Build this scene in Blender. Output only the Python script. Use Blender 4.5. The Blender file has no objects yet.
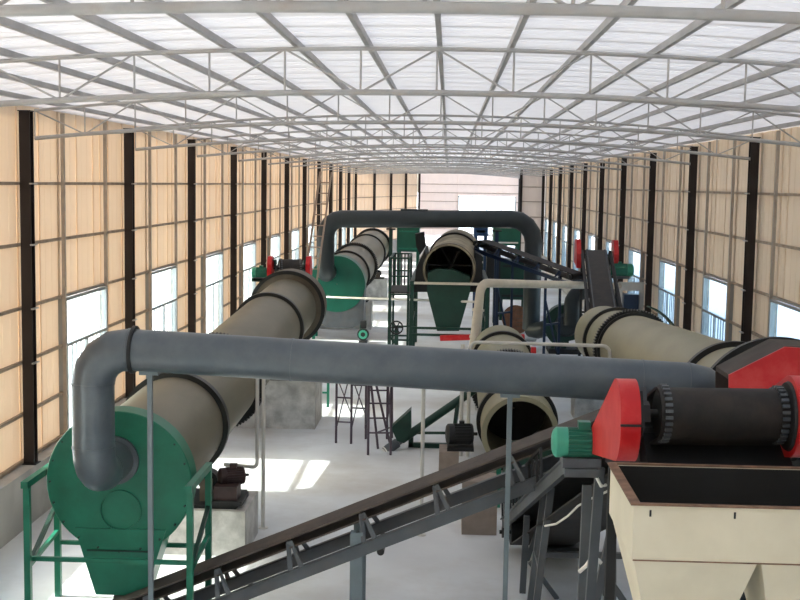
import bpy, math, random
from mathutils import Vector as V, Matrix
random.seed(7)
S = bpy.context.scene
col = S.collection

# ------------------------------------------------------------------ camera
H = 5.4; FPX = 1200.0
YAW, PITCH, ROLL = -.03944, -.09669, .01568
_f = V((math.sin(YAW)*math.cos(PITCH), math.cos(YAW)*math.cos(PITCH), math.sin(PITCH)))
_r = V((math.cos(YAW), -math.sin(YAW), 0)); _u = _r.cross(_f)
RT = math.cos(ROLL)*_r + math.sin(ROLL)*_u
UP = -math.sin(ROLL)*_r + math.cos(ROLL)*_u
FW = _f
cam = bpy.data.cameras.new('camera'); camo = bpy.data.objects.new('camera', cam); col.objects.link(camo)
cam.sensor_width = 36; cam.lens = FPX*36/800; cam.clip_end = 800; cam.clip_start = .05
m = Matrix.Identity(4)
for i in range(3):
    m[i][0], m[i][1], m[i][2] = RT[i], UP[i], -FW[i]
m[2][3] = H
camo.matrix_world = m
S.camera = camo
def U(px, py, y):
    "the point seen at a pixel of the 800x600 photograph, at world depth y"
    d = FW*FPX + RT*(px-400) + UP*(300-py); t = y/d.y
    return V((0, 0, H)) + d*t
def FL(px, py, z=0):
    "the point seen at a pixel, on the horizontal plane z"
    d = FW*FPX + RT*(px-400) + UP*(300-py); t = (z-H)/d.z
    return V((0, 0, H)) + d*t

# ------------------------------------------------------------------ sky, sun, exposure
w = bpy.data.worlds.new('World'); S.world = w; w.use_nodes = True
nt = w.node_tree; bg = nt.nodes['Background']
sky = nt.nodes.new('ShaderNodeTexSky'); sky.sky_type = 'NISHITA'; sky.sun_disc = False
sky.sun_elevation = math.radians(32.3); sky.sun_rotation = math.radians(-90); sky.air_density = 1.0; sky.dust_density = 3.0
nt.links.new(sky.outputs[0], bg.inputs[0]); bg.inputs[1].default_value = .45
sl = bpy.data.lights.new('sun', 'SUN'); sl.energy = 5.0; sl.angle = math.radians(.6); sl.color = (1, .97, .93)
so = bpy.data.objects.new('sun', sl); col.objects.link(so)
so.rotation_euler = V((math.cos(math.radians(32.3)), 0, -math.sin(math.radians(32.3)))).to_track_quat('-Z', 'Y').to_euler()
so.location = (-30, 20, 30)
S.view_settings.view_transform = 'Standard'; S.view_settings.look = 'None'
S.view_settings.gamma = 1; S.view_settings.exposure = 1.6; S.view_settings.use_curve_mapping = False

# ------------------------------------------------------------------ materials
def mat(name, c, rough=.6, metal=0, var=.12, scale=3, bump=.05, dirt=None, dirt_amt=.4, dscale=1.2, trans=0, tcol=None, stretch=None, spec=.4):
    M = bpy.data.materials.new(name); M.use_nodes = True
    n = M.node_tree.nodes; L = M.node_tree.links
    b = n['Principled BSDF']; out = n['Material Output']
    tc = n.new('ShaderNodeTexCoord'); mp = n.new('ShaderNodeMapping'); L.new(tc.outputs['Object'], mp.inputs[0])
    if stretch: mp.inputs['Scale'].default_value = stretch
    nz = n.new('ShaderNodeTexNoise'); nz.inputs['Scale'].default_value = scale; nz.inputs['Detail'].default_value = 6
    L.new(mp.outputs[0], nz.inputs['Vector'])
    rp = n.new('ShaderNodeValToRGB'); L.new(nz.outputs[0], rp.inputs[0])
    rp.color_ramp.elements[0].position = .3; rp.color_ramp.elements[1].position = .7
    lo = tuple(max(0, x*(1-var)) for x in c); hi = tuple(min(1, x*(1+var)) for x in c)
    rp.color_ramp.elements[0].color = (*lo, 1); rp.color_ramp.elements[1].color = (*hi, 1)
    cs = rp.outputs[0]
    if dirt:
        n2 = n.new('ShaderNodeTexNoise'); n2.inputs['Scale'].default_value = dscale; n2.inputs['Detail'].default_value = 8; n2.inputs['Roughness'].default_value = .65
        L.new(mp.outputs[0], n2.inputs['Vector'])
        r2 = n.new('ShaderNodeValToRGB'); L.new(n2.outputs[0], r2.inputs[0])
        r2.color_ramp.elements[0].position = .45; r2.color_ramp.elements[1].position = .7
        r2.color_ramp.elements[0].color = (0, 0, 0, 1); r2.color_ramp.elements[1].color = (dirt_amt,)*3 + (1,)
        mx = n.new('ShaderNodeMixRGB'); L.new(r2.outputs[0], mx.inputs[0]); L.new(cs, mx.inputs[1]); mx.inputs[2].default_value = (*dirt, 1)
        cs = mx.outputs[0]
    L.new(cs, b.inputs['Base Color'])
    b.inputs['Roughness'].default_value = rough; b.inputs['Metallic'].default_value = metal
    b.inputs['Specular IOR Level'].default_value = spec
    if bump:
        bp = n.new('ShaderNodeBump'); bp.inputs['Strength'].default_value = bump; bp.inputs['Distance'].default_value = .02
        L.new(nz.outputs[0], bp.inputs['Height']); L.new(bp.outputs[0], b.inputs['Normal'])
    if trans:
        tr = n.new('ShaderNodeBsdfTranslucent'); tr.inputs[0].default_value = (*(tcol or c), 1)
        ms = n.new('ShaderNodeMixShader'); ms.inputs[0].default_value = trans
        L.new(b.outputs[0], ms.inputs[1]); L.new(tr.outputs[0], ms.inputs[2]); L.new(ms.outputs[0], out.inputs[0])
    return M
M = {}
M['floor'] = mat('floor_concrete', (.64, .66, .675), .55, var=.12, scale=.5, bump=.03, dirt=(.42, .39, .355), dirt_amt=.8, dscale=.32)
M['plinth'] = mat('plinth_concrete', (.44, .43, .41), .85, var=.18, scale=2, dirt=(.26, .25, .24), dirt_amt=.6, dscale=1)
M['block'] = mat('pedestal_concrete', (.52, .51, .48), .85, var=.2, scale=4, bump=.25, dirt=(.26, .245, .22), dirt_amt=.8, dscale=2.5)
M['brick'] = mat('pink_brown_concrete', (.27, .22, .185), .85, var=.15, scale=5, bump=.2)
M['panel'] = mat('beige_wall_sheet', (.80, .66, .50), .55, var=.05, scale=.7, bump=0, trans=.032, tcol=(.92, .66, .42), stretch=(1, 1, .15))
M['panelw'] = mat('pale_pink_wall_sheet', (.86, .78, .72), .55, var=.04, scale=.7, bump=0, trans=.12, tcol=(.88, .72, .64))
M['roof'] = mat('white_roof_sheet', (.80, .79, .78), .5, var=.03, scale=.6, bump=0, trans=.072, tcol=(.93, .92, .92))
M['galv'] = mat('galvanised_steel', (.50, .50, .49), .45, .35, var=.15, scale=6, bump=.02, dirt=(.30, .22, .16), dirt_amt=.5, dscale=3)
M['purlin'] = mat('grey_purlin_steel', (.42, .415, .41), .5, .2, var=.1, scale=3, bump=0)
M['black'] = mat('black_brown_column_paint', (.018, .012, .011), .45, 0, var=.3, scale=2, bump=.02)
M['girt'] = mat('tan_brown_girt', (.36, .29, .22), .6, .1, var=.2, scale=5, bump=.02, dirt=(.22, .13, .07), dirt_amt=.6, dscale=4)
M['postw'] = mat('grey_tan_post', (.42, .37, .31), .6, .1, var=.12, scale=5, bump=.02)
M['wframe'] = mat('grey_window_frame', (.30, .32, .32), .5, .2, var=.08)
M['duct'] = mat('blue_grey_duct_paint', (.078, .10, .118), .34, .15, var=.08, scale=2.5, bump=.03, dirt=(.20, .22, .23), dirt_amt=.35, dscale=1.5, spec=.6)
M['duct2'] = mat('dark_slate_duct_paint', (.032, .042, .046), .45, .1, var=.12, scale=2)
M['post'] = mat('slate_steel_paint', (.16, .20, .22), .45, .2, var=.1, scale=4)
M['green'] = mat('green_machine_paint', (.010, .165, .098), .42, 0, var=.15, scale=3, bump=.03, dirt=(.006, .10, .055), dirt_amt=.6, dscale=2)
M['dgreen'] = mat('dark_green_paint', (.007, .040, .027), .45, 0, var=.2, scale=3, bump=.03)
M['motor'] = mat('motor_green', (.012, .15, .095), .35, .1, var=.1, scale=6)
M['motorl'] = mat('motor_cover_green', (.05, .33, .22), .4, 0, var=.08, scale=6)
M['tan'] = mat('dusty_tan_drum', (.165, .147, .104), .5, .15, var=.12, scale=2, bump=.04, dirt=(.09, .088, .06), dirt_amt=.6, dscale=.9, stretch=(1, .35, 1))
M['tanl'] = mat('pale_olive_drum', (.30, .28, .19), .5, .1, var=.1, scale=2, bump=.04, dirt=(.19, .21, .125), dirt_amt=.5, dscale=.9, stretch=(1, .35, 1))
M['ring'] = mat('dark_greasy_steel', (.016, .017, .016), .45, .2, var=.25, scale=6)
M['rim'] = mat('dirty_brown_rim', (.11, .09, .065), .55, .2, var=.2, scale=4)
M['red'] = mat('red_guard_paint', (.55, .010, .014), .4, 0, var=.1, scale=4, bump=.02, dirt=(.58, .12, .10), dirt_amt=.35, dscale=4)
M['rubber'] = mat('black_rubber_belt', (.012, .011, .0105), .65, 0, var=.3, scale=8, bump=.15, dirt=(.05, .036, .028), dirt_amt=.6, dscale=3)
M['belt'] = mat('dusty_brown_belt', (.062, .050, .043), .7, 0, var=.2, scale=4, bump=.1, dirt=(.11, .08, .06), dirt_amt=.6, dscale=2)
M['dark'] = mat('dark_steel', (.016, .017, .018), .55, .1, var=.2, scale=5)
M['slate'] = mat('dark_slate_stringer', (.085, .097, .108), .45, .2, var=.15, scale=4, dirt=(.15, .12, .10), dirt_amt=.4)
M['cream'] = mat('cream_hopper_paint', (.70, .65, .50), .45, 0, var=.05, scale=2, bump=.02, dirt=(.56, .50, .36), dirt_amt=.4, dscale=1.5)
M['rust'] = mat('rusty_edge', (.22, .13, .085), .8, .1, var=.35, scale=12, bump=.1)
M['white'] = mat('white_pipe_paint', (.62, .61, .57), .45, 0, var=.08, scale=4, dirt=(.42, .38, .3), dirt_amt=.4)
M['creampipe'] = mat('cream_pipe_paint', (.60, .54, .44), .5, 0, var=.1, scale=4)
M['purple'] = mat('dark_scaffold_paint', (.075, .055, .075), .45, .2, var=.2, scale=6)
M['wood'] = mat('brown_spool_wood', (.22, .10, .055), .75, 0, var=.3, scale=5, bump=.2)
M['redbrown'] = mat('oily_red_brown', (.05, .028, .028), .5, .1, var=.3, scale=6)
M['worn'] = mat('worn_patchy_drum', (.30, .26, .17), .6, .1, var=.25, scale=3, bump=.1, dirt=(.09, .065, .045), dirt_amt=.9, dscale=1.6)
M['mgreen'] = mat('deep_green_paint', (.006, .085, .05), .45, 0, var=.2, scale=2)
M['dbrown'] = mat('dark_brown_belt', (.055, .044, .036), .7, 0, var=.25, scale=5, bump=.1)
M['green_shaded'] = mat('green_hood_paint_in_shade', (.006, .11, .07), .45, 0, var=.15, scale=2)  # same green machine paint, darkened to put the far hood's shade into the colour
M['blue'] = mat('blue_machine_paint', (.025, .07, .17), .4, 0, var=.1)
M['navy'] = mat('navy_frame_paint', (.010, .025, .06), .4, .1, var=.15)
M['ladder'] = mat('bamboo_tan_ladder', (.30, .22, .17), .6, 0, var=.15, scale=6)
M['cable'] = mat('white_cable', (.72, .70, .66), .5, 0, var=.05)
M['ground'] = mat('pale_yard_concrete', (.62, .62, .60), .8, 0, var=.1, scale=.3)
M['leaf'] = mat('yard_tree_leaves', (.10, .19, .06), .6, 0, var=.4, scale=3)
M['bark'] = mat('tree_bark', (.12, .09, .06), .8, 0, var=.3, scale=8)
g = bpy.data.materials.new('window_glass'); g.use_nodes = True
n = g.node_tree.nodes; L = g.node_tree.links; n.remove(n['Principled BSDF'])
tb = n.new('ShaderNodeBsdfTransparent'); tb.inputs[0].default_value = (.90, .95, .94, 1)
gl = n.new('ShaderNodeBsdfGlossy'); gl.inputs['Roughness'].default_value = .05
ms = n.new('ShaderNodeMixShader'); ms.inputs[0].default_value = .06
L.new(tb.outputs[0], ms.inputs[1]); L.new(gl.outputs[0], ms.inputs[2]); L.new(ms.outputs[0], n['Material Output'].inputs[0])
M['glass'] = g

# ------------------------------------------------------------------ mesh helpers
def frame(d):
    d = V(d).normalized(); a = V((0, 0, 1)) if abs(d.z) < .95 else V((0, 1, 0))
    s = d.cross(a).normalized(); u = s.cross(d).normalized()
    return d, s, u
class MB:
    def __init__(self): self.v = []; self.f = []
    def add(self, vs, fs):
        k = len(self.v); self.v += [V(p) for p in vs]; self.f += [[i+k for i in q] for q in fs]; return self
    def hexa(self, p):   # 8 corners: bottom ring 0-3, top ring 4-7
        return self.add(p, [(3, 2, 1, 0), (4, 5, 6, 7), (0, 1, 5, 4), (1, 2, 6, 5), (2, 3, 7, 6), (3, 0, 4, 7)])
    def box(self, x0, x1, y0, y1, z0, z1):
        return self.hexa([(x0, y0, z0), (x1, y0, z0), (x1, y1, z0), (x0, y1, z0), (x0, y0, z1), (x1, y0, z1), (x1, y1, z1), (x0, y1, z1)])
    def bar(self, p, q, a=.05, b=None):
        b = b or a; p = V(p); q = V(q); d, s, u = frame(q-p)
        o = [(-1, -1), (1, -1), (1, 1), (-1, 1)]
        return self.hexa([p+s*x*a/2+u*y*b/2 for x, y in o] + [q+s*x*a/2+u*y*b/2 for x, y in o])
    def lathe(self, p, d, prof, n=32, cap=True, phase=0):   # prof: (t along d, radius)
        p = V(p); d, s, u = frame(d); k = len(prof); vs = []
        for t, r in prof:
            for i in range(n):
                a = 2*math.pi*i/n+phase; vs.append(p+d*t+(s*math.cos(a)+u*math.sin(a))*r)
        fs = [(j*n+i, j*n+(i+1) % n, (j+1)*n+(i+1) % n, (j+1)*n+i) for j in range(k-1) for i in range(n)]
        if cap: fs += [tuple(range(n))[::-1], tuple((k-1)*n+i for i in range(n))]
        return self.add(vs, fs)
    def tube(self, p, q, r, n=10, r2=None):
        p = V(p); q = V(q); return self.lathe(p, q-p, [(0, r), ((q-p).length, r if r2 is None else r2)], n)
    def ring(self, p, d, r0, r1, wd, n=48):   # rectangular section annulus centred on p
        p = V(p); return self.lathe(p, d, [(-wd/2, r0), (-wd/2, r1), (wd/2, r1), (wd/2, r0), (-wd/2, r0)], n, cap=False)
    def gear(self, p, d, r0, r1, wd, teeth=40):
        p = V(p); d, s, u = frame(d); n = teeth*4; vs = []
        for t in (-wd/2, wd/2):
            for i in range(n):
                a = 2*math.pi*i/n; r = r1 if i % 4 < 2 else r1-.03; vs.append(p+d*t+(s*math.cos(a)+u*math.sin(a))*r)
        for t in (-wd/2, wd/2):
            for i in range(n):
                a = 2*math.pi*i/n; vs.append(p+d*t+(s*math.cos(a)+u*math.sin(a))*r0)
        fs = []
        for i in range(n):
            j = (i+1) % n
            fs += [(i, j, n+j, n+i), (2*n+i, 2*n+j, j, i), (n+i, n+j, 3*n+j, 3*n+i), (3*n+i, 3*n+j, 2*n+j, 2*n+i)]
        return self.add(vs, fs)
    def sweep(self, pts, r, n=20, cap=True):
        pts = [V(p) for p in pts]; d, s, u = frame(pts[1]-pts[0]); vs = []
        rs = r if isinstance(r, (list, tuple)) else [r]*len(pts)
        for i, p in enumerate(pts):
            a = (pts[i]-pts[i-1]).normalized() if i else (pts[1]-pts[0]).normalized()
            b = (pts[i+1]-pts[i]).normalized() if i < len(pts)-1 else a
            t = (a+b).normalized(); c = max(.3, t.dot(a))
            s = (s-t*s.dot(t)).normalized(); u = t.cross(s)
            # stretch the ring in the bend plane so that the mitre keeps the pipe's width
            bn = (b-a); st = 1/c
            if bn.length > 1e-6: bn = (bn-t*bn.dot(t)).normalized()
            for k in range(n):
                an = 2*math.pi*k/n; o = (s*math.cos(an)+u*math.sin(an))*rs[i]
                if bn.length > 1e-6: o = o + bn*(o.dot(bn)*(st-1))
                vs.append(p+o)
        K = len(pts)
        fs = [(j*n+i, j*n+(i+1) % n, (j+1)*n+(i+1) % n, (j+1)*n+i) for j in range(K-1) for i in range(n)]
        if cap: fs += [tuple(range(n))[::-1], tuple((K-1)*n+i for i in range(n))]
        return self.add(vs, fs)
    def prism(self, poly, ext):   # poly: 3D points of a planar outline, ext: vector
        n = len(poly); ext = V(ext)
        vs = [V(p) for p in poly] + [V(p)+ext for p in poly]
        return self.add(vs, [tuple(range(n))[::-1], tuple(range(n, 2*n))] + [(i, (i+1) % n, n+(i+1) % n, n+i) for i in range(n)])
    def mesh(self, name, mt, smooth=True, base=None):
        me = bpy.data.meshes.new(name); b = V(base) if base is not None else V((0, 0, 0))
        me.from_pydata([tuple(p-b) for p in self.v], [], self.f); me.materials.append(M[mt]); me.validate()
        import bmesh
        bm = bmesh.new(); bm.from_mesh(me); bmesh.ops.recalc_face_normals(bm, faces=bm.faces); bm.to_mesh(me); bm.free()
        if smooth and len(self.f) > 6:
            me.shade_smooth(); me.set_sharp_from_angle(angle=math.radians(38))
        return me
    def build(self, name, mt, parent=None, smooth=True, label=None):
        base = WORLD.get(parent.name, V((0, 0, 0))) if parent else V((0, 0, 0))
        o = bpy.data.objects.new(name, self.mesh(name, mt, smooth, base)); col.objects.link(o)
        if parent:
            o.parent = parent
            WORLD[o.name] = base
        if label: o['label'] = label
        return o
WORLD = {}
def tag(o, label=None, cat=None, group=None, kind=None):
    if label: o['label'] = label
    if cat: o['category'] = cat
    if group: o['group'] = group
    if kind: o['kind'] = kind
    return o
def thing(name, loc, label, cat, group=None):
    o = bpy.data.objects.new(name, None); col.objects.link(o); o.location = loc; o.empty_display_size = .2
    WORLD[o.name] = V(loc); return tag(o, label, cat, group)
def single(mb, name, mt, loc, label, cat, group=None, kind=None):
    o = bpy.data.objects.new(name, mb.mesh(name, mt, True, loc)); col.objects.link(o); o.location = loc
    WORLD[o.name] = V(loc)
    return tag(o, label, cat, group, kind)
def inst(src, parent, loc):
    o = bpy.data.objects.new(src.name, src) if isinstance(src, bpy.types.Mesh) else src.copy()
    col.objects.link(o); o.parent = parent; o.location = loc; return o
def fillet(a, b, c, rad, seg=4):
    "points of an arc that rounds the corner b between a and c"
    a, b, c = V(a), V(b), V(c); d1 = (a-b).normalized(); d2 = (c-b).normalized()
    ang = d1.angle(d2); t = rad/math.tan(ang/2); p = b+d1*t; q = b+d2*t
    ctr = b+(d1+d2).normalized()*(rad/math.sin(ang/2)); out = []
    v1, v2 = p-ctr, q-ctr; th = v1.angle(v2)
    for i in range(seg+1):
        k = i/seg; out.append(ctr+(v1*math.sin((1-k)*th)+v2*math.sin(k*th))/math.sin(th))
    return out

# ------------------------------------------------------------------ the hall
XL, XR = -6.565, 6.09           # column lines
Y0, BAY = 18.5, 6.0
YA, YB = Y0-5*BAY, 106.0        # near and far end of the hall
YBEND = Y0+11*BAY               # where the left wall turns inwards
PL = .88                        # plinth height
RAILS = (5.31, 4.36, 3.36, 2.5, 1.67, .92)
def top_z(x): return 6.78-.36*((x+.24)/6.33)**2       # top chord of the trusses
def bot_z(x): return 6.335-.34*((x+.24)/6.33)**2      # bottom chord

def structure(name, mb, mt):
    o = mb.build(name, mt); o['kind'] = 'structure'; return o
def shell_root(name):
    o = bpy.data.objects.new(name, None); col.objects.link(o); o['kind'] = 'structure'; WORLD[o.name] = V((0, 0, 0)); return o

structure('floor', MB().box(XL-.3, XR+.3, YA-.3, YB+.3, -.2, 0), 'floor')
yard = MB(); yard.box(-4000, 4000, -4000, 4000, -.5, -.22)
structure('ground', yard, 'ground')

# wall sheets, each a piece of its own with a folded seam rib along one edge
def sheet_mesh(name, wd, z0, z1, mt):
    "a wall sheet running along +y from 0 to wd, inner face at x=0"
    b = MB(); e = .004; prof = [(0, 0), (.0, .022), (.03, .022), (.035, 0)]
    k = wd/3
    for i in (1, 2): prof += [(k*i-.03, 0), (k*i-.015, .006), (k*i+.015, .006), (k*i+.03, 0)]
    prof += [(wd, -.002), (wd+.02, -.002)]
    vs = [(x, y, z0) for y, x in prof] + [(x, y, z1) for y, x in prof]; n = len(prof)
    b.add(vs, [(i, i+1, n+i+1, n+i) for i in range(n-1)])
    return b.mesh(name, mt, False)
SW = 1.0
M_full = sheet_mesh('wall_sheet', SW, PL, 6.62, 'panel')
M_over = sheet_mesh('wall_sheet', SW, 3.36, 6.62, 'panel')
M_sub = {}
colm = MB(); c = colm      # an H section column
c.box(-.085, .085, -.085, -.07, PL-.0, 6.42); c.box(-.085, .085, .07, .085, PL, 6.42); c.box(-.008, .008, -.07, .07, PL, 6.42)
col_mesh = colm.mesh('column', 'black', False)
plate = MB().box(-.12, .12, -.12, .12, PL, PL+.015).box(-.1, .1, -.1, .1, 6.42, 6.435)
plate_mesh = plate.mesh('column_end_plates', 'dark', False)
girt_mesh = MB().box(-.025, .025, 0, BAY, -.025, .025).mesh('girt', 'girt', False)
post_mesh = MB().box(-.03, .03, -.03, .03, PL, 6.5).mesh('wall_post', 'postw', False)
clip_mesh = MB().box(-.02, .02, -.13, .13, -.012, .012).mesh('girt_clip', 'galv', False)
winN = [0]
WY0, WY1 = 1.96, 4.46
pane_u = MB().box(-.004, .004, 0, WY1-WY0-.1, 0, .78).mesh('pane', 'glass', False)
pane_l = MB().box(-.004, .004, 0, (WY1-WY0-.1)/2-.02, 0, 1.50).mesh('pane', 'glass', False)
fr_ = MB(); ww = WY1-WY0
fr_.box(-.03, .03, 0, .05, .93, 3.33).box(-.03, .03, ww-.05, ww, .93, 3.33).box(-.03, .03, .05, ww-.05, .93, .98).box(-.03, .03, .05, ww-.05, 3.28, 3.33)
frame_mesh = fr_.mesh('window_frame', 'wframe', False)
tr_mesh = MB().box(-.03, .03, .05, ww-.05, 2.475, 2.53).mesh('transom', 'wframe', False)
mul_mesh = MB().box(-.025, .025, -.035, .035, .98, 2.475).mesh('mullion', 'wframe', False)
bar_mesh = MB().box(-.012, .012, -.013, .013, .98, 2.475).mesh('window_bar', 'wframe', False)
jambs = []
for nm, bx_ in (('jamb', (-.125, -.02, -.02, .0, .9, 3.38)), ('jamb', (-.125, -.02, ww, ww+.02, .9, 3.38)), ('head_flashing', (-.125, -.02, 0, ww, 3.36, 3.38)), ('sill', (-.125, .0, 0, ww, .89, .93))):
    jambs.append((nm, MB().box(*bx_).mesh(nm, 'wframe', False)))
def window(x, y, sgn):
    winN[0] += 1
    r = shell_root('window_%d' % winN[0]); r.location = (x, y+WY0, 0)
    for nm, me in jambs:
        o = inst(me, r, (0, 0, 0)); o.scale.x = sgn
    inst(frame_mesh, r, (0, 0, 0)); inst(tr_mesh, r, (0, 0, 0)); inst(mul_mesh, r, (0, ww/2, 0))
    inst(pane_u, r, (0, .05, 2.51)); inst(pane_l, r, (0, .05, .97)); inst(pane_l, r, (0, ww/2+.02, .97))
    for k in (.2, .4, .6, .8, 1.4, 1.6, 1.8, 2.0):
        inst(bar_mesh, r, (-.03*sgn, ww/2*k if k < 1 else ww/2*k, 0))
def side_wall(name, xc, sgn, y_end):
    "sgn = +1: the inside is towards +x (left wall)"
    root = shell_root(name)
    xs = xc-sgn*.17; xg = xc-sgn*.115
    nb = int(round((y_end-YA)/BAY))
    for k in range(nb):
        y = YA+k*BAY
        for i in range(6):
            a = i*SW
            # sheets beside and above the window
            segs = [(a, a+SW, PL)]
            if a < WY1 and a+SW > WY0:
                segs = []
                if a < WY0: segs.append((a, WY0, PL))
                if a+SW > WY1: segs.append((WY1, a+SW, PL))
                segs.append((max(a, WY0), min(a+SW, WY1), 3.36))
            for s0, s1, z0 in segs:
                key = (round(s1-s0, 3), z0)
                if key not in M_sub: M_sub[key] = sheet_mesh('wall_sheet', s1-s0, z0, 6.62, 'panel')
                o = inst(M_sub[key], root, (xs, y+s0, 0))
                if sgn < 0: o.scale.x = -1
        for z in RAILS:
            if z in (2.5, 1.67):
                for s0, s1 in ((0, WY0), (WY1, BAY)):
                    kk = ('g', round(s1-s0, 3))
                    if kk not in M_sub: M_sub[kk] = MB().box(-.025, .025, 0, s1-s0, -.025, .025).mesh('girt', 'girt', False)
                    inst(M_sub[kk], root, (xg, y+s0, z))
            else: inst(girt_mesh, root, (xg, y, z))
        for p in (WY0-.02, WY1+.02): inst(post_mesh, root, (xg+sgn*.055, y+p, 0))
        window(xg+sgn*.05, y, sgn)
    for k in range(nb+1):
        y = YA+k*BAY
        inst(col_mesh, root, (xc, y, 0)); inst(plate_mesh, root, (xc, y, 0))
        if 4 <= k <= 12:
            for z in RAILS[:4]: inst(clip_mesh, root, (xc+sgn*.1, y, z))
    return root
side_wall('wall_left', XL, 1, YBEND)
side_wall('wall_right', XR, -1, Y0+10*BAY)
structure('baseboard_left', MB().box(XL-.25, XL+.12, YA, YBEND+.2, 0, PL), 'plinth')
structure('baseboard_right', MB().box(XR-.12, XR+.25, YA, Y0+10*BAY, 0, PL), 'plinth')

# the left wall's inward turn at the far end
def flat_wall(name, p, q, rails, panel, ncol, gap=None, colw=.17, pz=PL, seg=1.04):
    "a straight run of sheets from p to q (ground points), its inner side on the right of p>q; gap = (s0,s1,z0,z1)"
    root = shell_root(name); p = V(p); q = V(q); L_ = (q-p).length; d = (q-p)/L_
    ang = math.atan2(-d.x, d.y); root.location = p; root.rotation_euler.z = ang
    ns = int(round(L_/seg)); st = L_/ns
    for i in range(ns):
        a, b = i*st, (i+1)*st
        if gap and a < gap[1]-.01 and b > gap[0]+.01:
            pieces = [(max(a, gap[0]), min(b, gap[1]), gap[3], 6.75)]
            if gap[2] > pz+.05: pieces.append((max(a, gap[0]), min(b, gap[1]), pz, gap[2]))
            if a < gap[0]: pieces.append((a, gap[0], pz, 6.75))
            if b > gap[1]: pieces.append((gap[1], b, pz, 6.75))
        else: pieces = [(a, b, pz, 6.75)]
        for s0, s1, z0, z1 in pieces:
            inst(sheet_mesh('wall_sheet', s1-s0, z0, z1, panel), root, (-.17, s0, 0))
    gm = MB().box(-.025, .025, 0, L_, -.025, .025).mesh('girt', 'girt', False)
    for z in rails:
        if gap and gap[2] < z < gap[3]:
            for s0, s1 in ((0, gap[0]), (gap[1], L_)):
                inst(MB().box(-.025, .025, s0, s1, -.025, .025).mesh('girt', 'girt', False), root, (-.115, 0, z))
        else: inst(gm, root, (-.115, 0, z))
    for i in ncol:
        inst(col_mesh, root, (0, L_*i, 0))
    return root
PB = V((-2.64, YB, 0))
flat_wall('wall_left_far', (XL, YBEND, 0), PB, RAILS, 'panel', (.25, .5, .75, 1.0))
structure('baseboard_left_far', MB().prism([V((XL-.2, YBEND+.2, 0)), V((XL+.1, YBEND+.2, 0)), V((PB.x+.1, YB, 0)), V((PB.x-.2, YB, 0))], (0, 0, PL)), 'plinth')
WBX0, WBX1 = U(458, 200, YB).x, U(516, 200, YB).x
back = flat_wall('wall_back', PB, (XR+.1, YB, 0), (5.4, 4.66, 3.9, 3.1, 2.3, 1.5), 'panelw', (.995,), gap=(WBX0-PB.x, WBX1-PB.x, 1.0, 4.42))
wb = shell_root('window_%d' % (winN[0]+1)); wb.location = (WBX0, YB+.15, 0); wl = WBX1-WBX0
b = MB(); b.box(0, .08, -.04, .04, 1, 4.4).box(wl-.08, wl, -.04, .04, 1, 4.4).box(.08, wl-.08, -.04, .04, 1, 1.08).box(.08, wl-.08, -.04, .04, 4.32, 4.4).build('window_frame', 'wframe', wb, False)
for i in range(1, 4): MB().box(wl*i/4-.03, wl*i/4+.03, -.03, .03, 1.08, 4.32).build('mullion', 'wframe', wb, False)
for i in range(4): MB().box(wl*i/4+.05, wl*(i+1)/4-.05, -.004, .004, 1.08, 4.32).build('pane', 'glass', wb, False)
PX = U(521, 190, Y0+10*BAY).x
flat_wall('wall_right_far', (PX, Y0+10*BAY, 0), (XR+.1, Y0+10*BAY, 0), RAILS, 'panelw', (0,))
flat_wall('wall_right_end', (XR+.1, YB, 0), (XR+.1, Y0+10*BAY, 0), RAILS, 'panelw', (.2, .4, .6, .8))
flat_wall('wall_front', (XR+.1, YA, 0), (XL-.1, YA, 0), RAILS, 'panel', (.33, .66))

# roof: sheets, purlins, trusses
ceil = shell_root('ceiling')
SH = .8; LAP = .07
def roof_sheet():
    b = MB(); prof = [(0, 0), (.005, .05), (.035, .05), (.04, 0)]
    for k in (1, 2): prof += [(SH*k/3-.02, 0), (SH*k/3-.012, .03), (SH*k/3+.012, .03), (SH*k/3+.02, 0)]
    prof += [(SH, -.004), (SH+LAP, -.004)]
    NX = 20; n = len(prof); vs = []
    for i in range(NX+1):
        x = XL-.45+(XR-XL+.9)*i/NX
        for y, h in prof: vs.append((x, y, top_z(x)+.135+h))
    fs = [(i*n+j, i*n+j+1, (i+1)*n+j+1, (i+1)*n+j) for i in range(NX) for j in range(n-1)]
    return b.add(vs, fs).mesh('roof_sheet', 'roof', False)
rs = roof_sheet()
y = YA
while y < YB+.4:
    inst(rs, ceil, (0, y, 0)); y += SH
pm = MB().box(-.025, .025, 0, YB+.3-YA, .03, .1).mesh('purlin', 'purlin', False)
for k in range(-8, 9):
    x = -.13+.755*k; inst(pm, ceil, (x, YA, top_z(x)+.025))
NP = 16
xn = [-.15+.785*(i-8) for i in range(NP+1)]
tc_m = MB().sweep([(x, 0, top_z(x)) for x in xn], .023, 8).mesh('top_chord', 'galv')
bc_m = MB().sweep([(x, 0, bot_z(x)) for x in xn], .032, 10).mesh('bottom_chord', 'galv')
webs = []
for i, x in enumerate(xn):
    webs.append(('web_post', MB().tube((x, 0, bot_z(x)), (x, 0, top_z(x)), .011, 6)))
for i in range(NP):
    a, b_ = xn[i], xn[i+1]
    p, q = ((a, 0, bot_z(a)), (b_, 0, top_z(b_))) if i % 2 else ((a, 0, top_z(a)), (b_, 0, bot_z(b_)))
    webs.append(('web_brace', MB().tube(p, q, .012, 6)))
web_m = [(nm, mb.mesh(nm, 'galv')) for nm, mb in webs]
allweb = MB()
for nm, mb in webs: allweb.add(mb.v, mb.f)
allweb_m = allweb.mesh('web_lattice', 'galv')
k = 0
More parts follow.
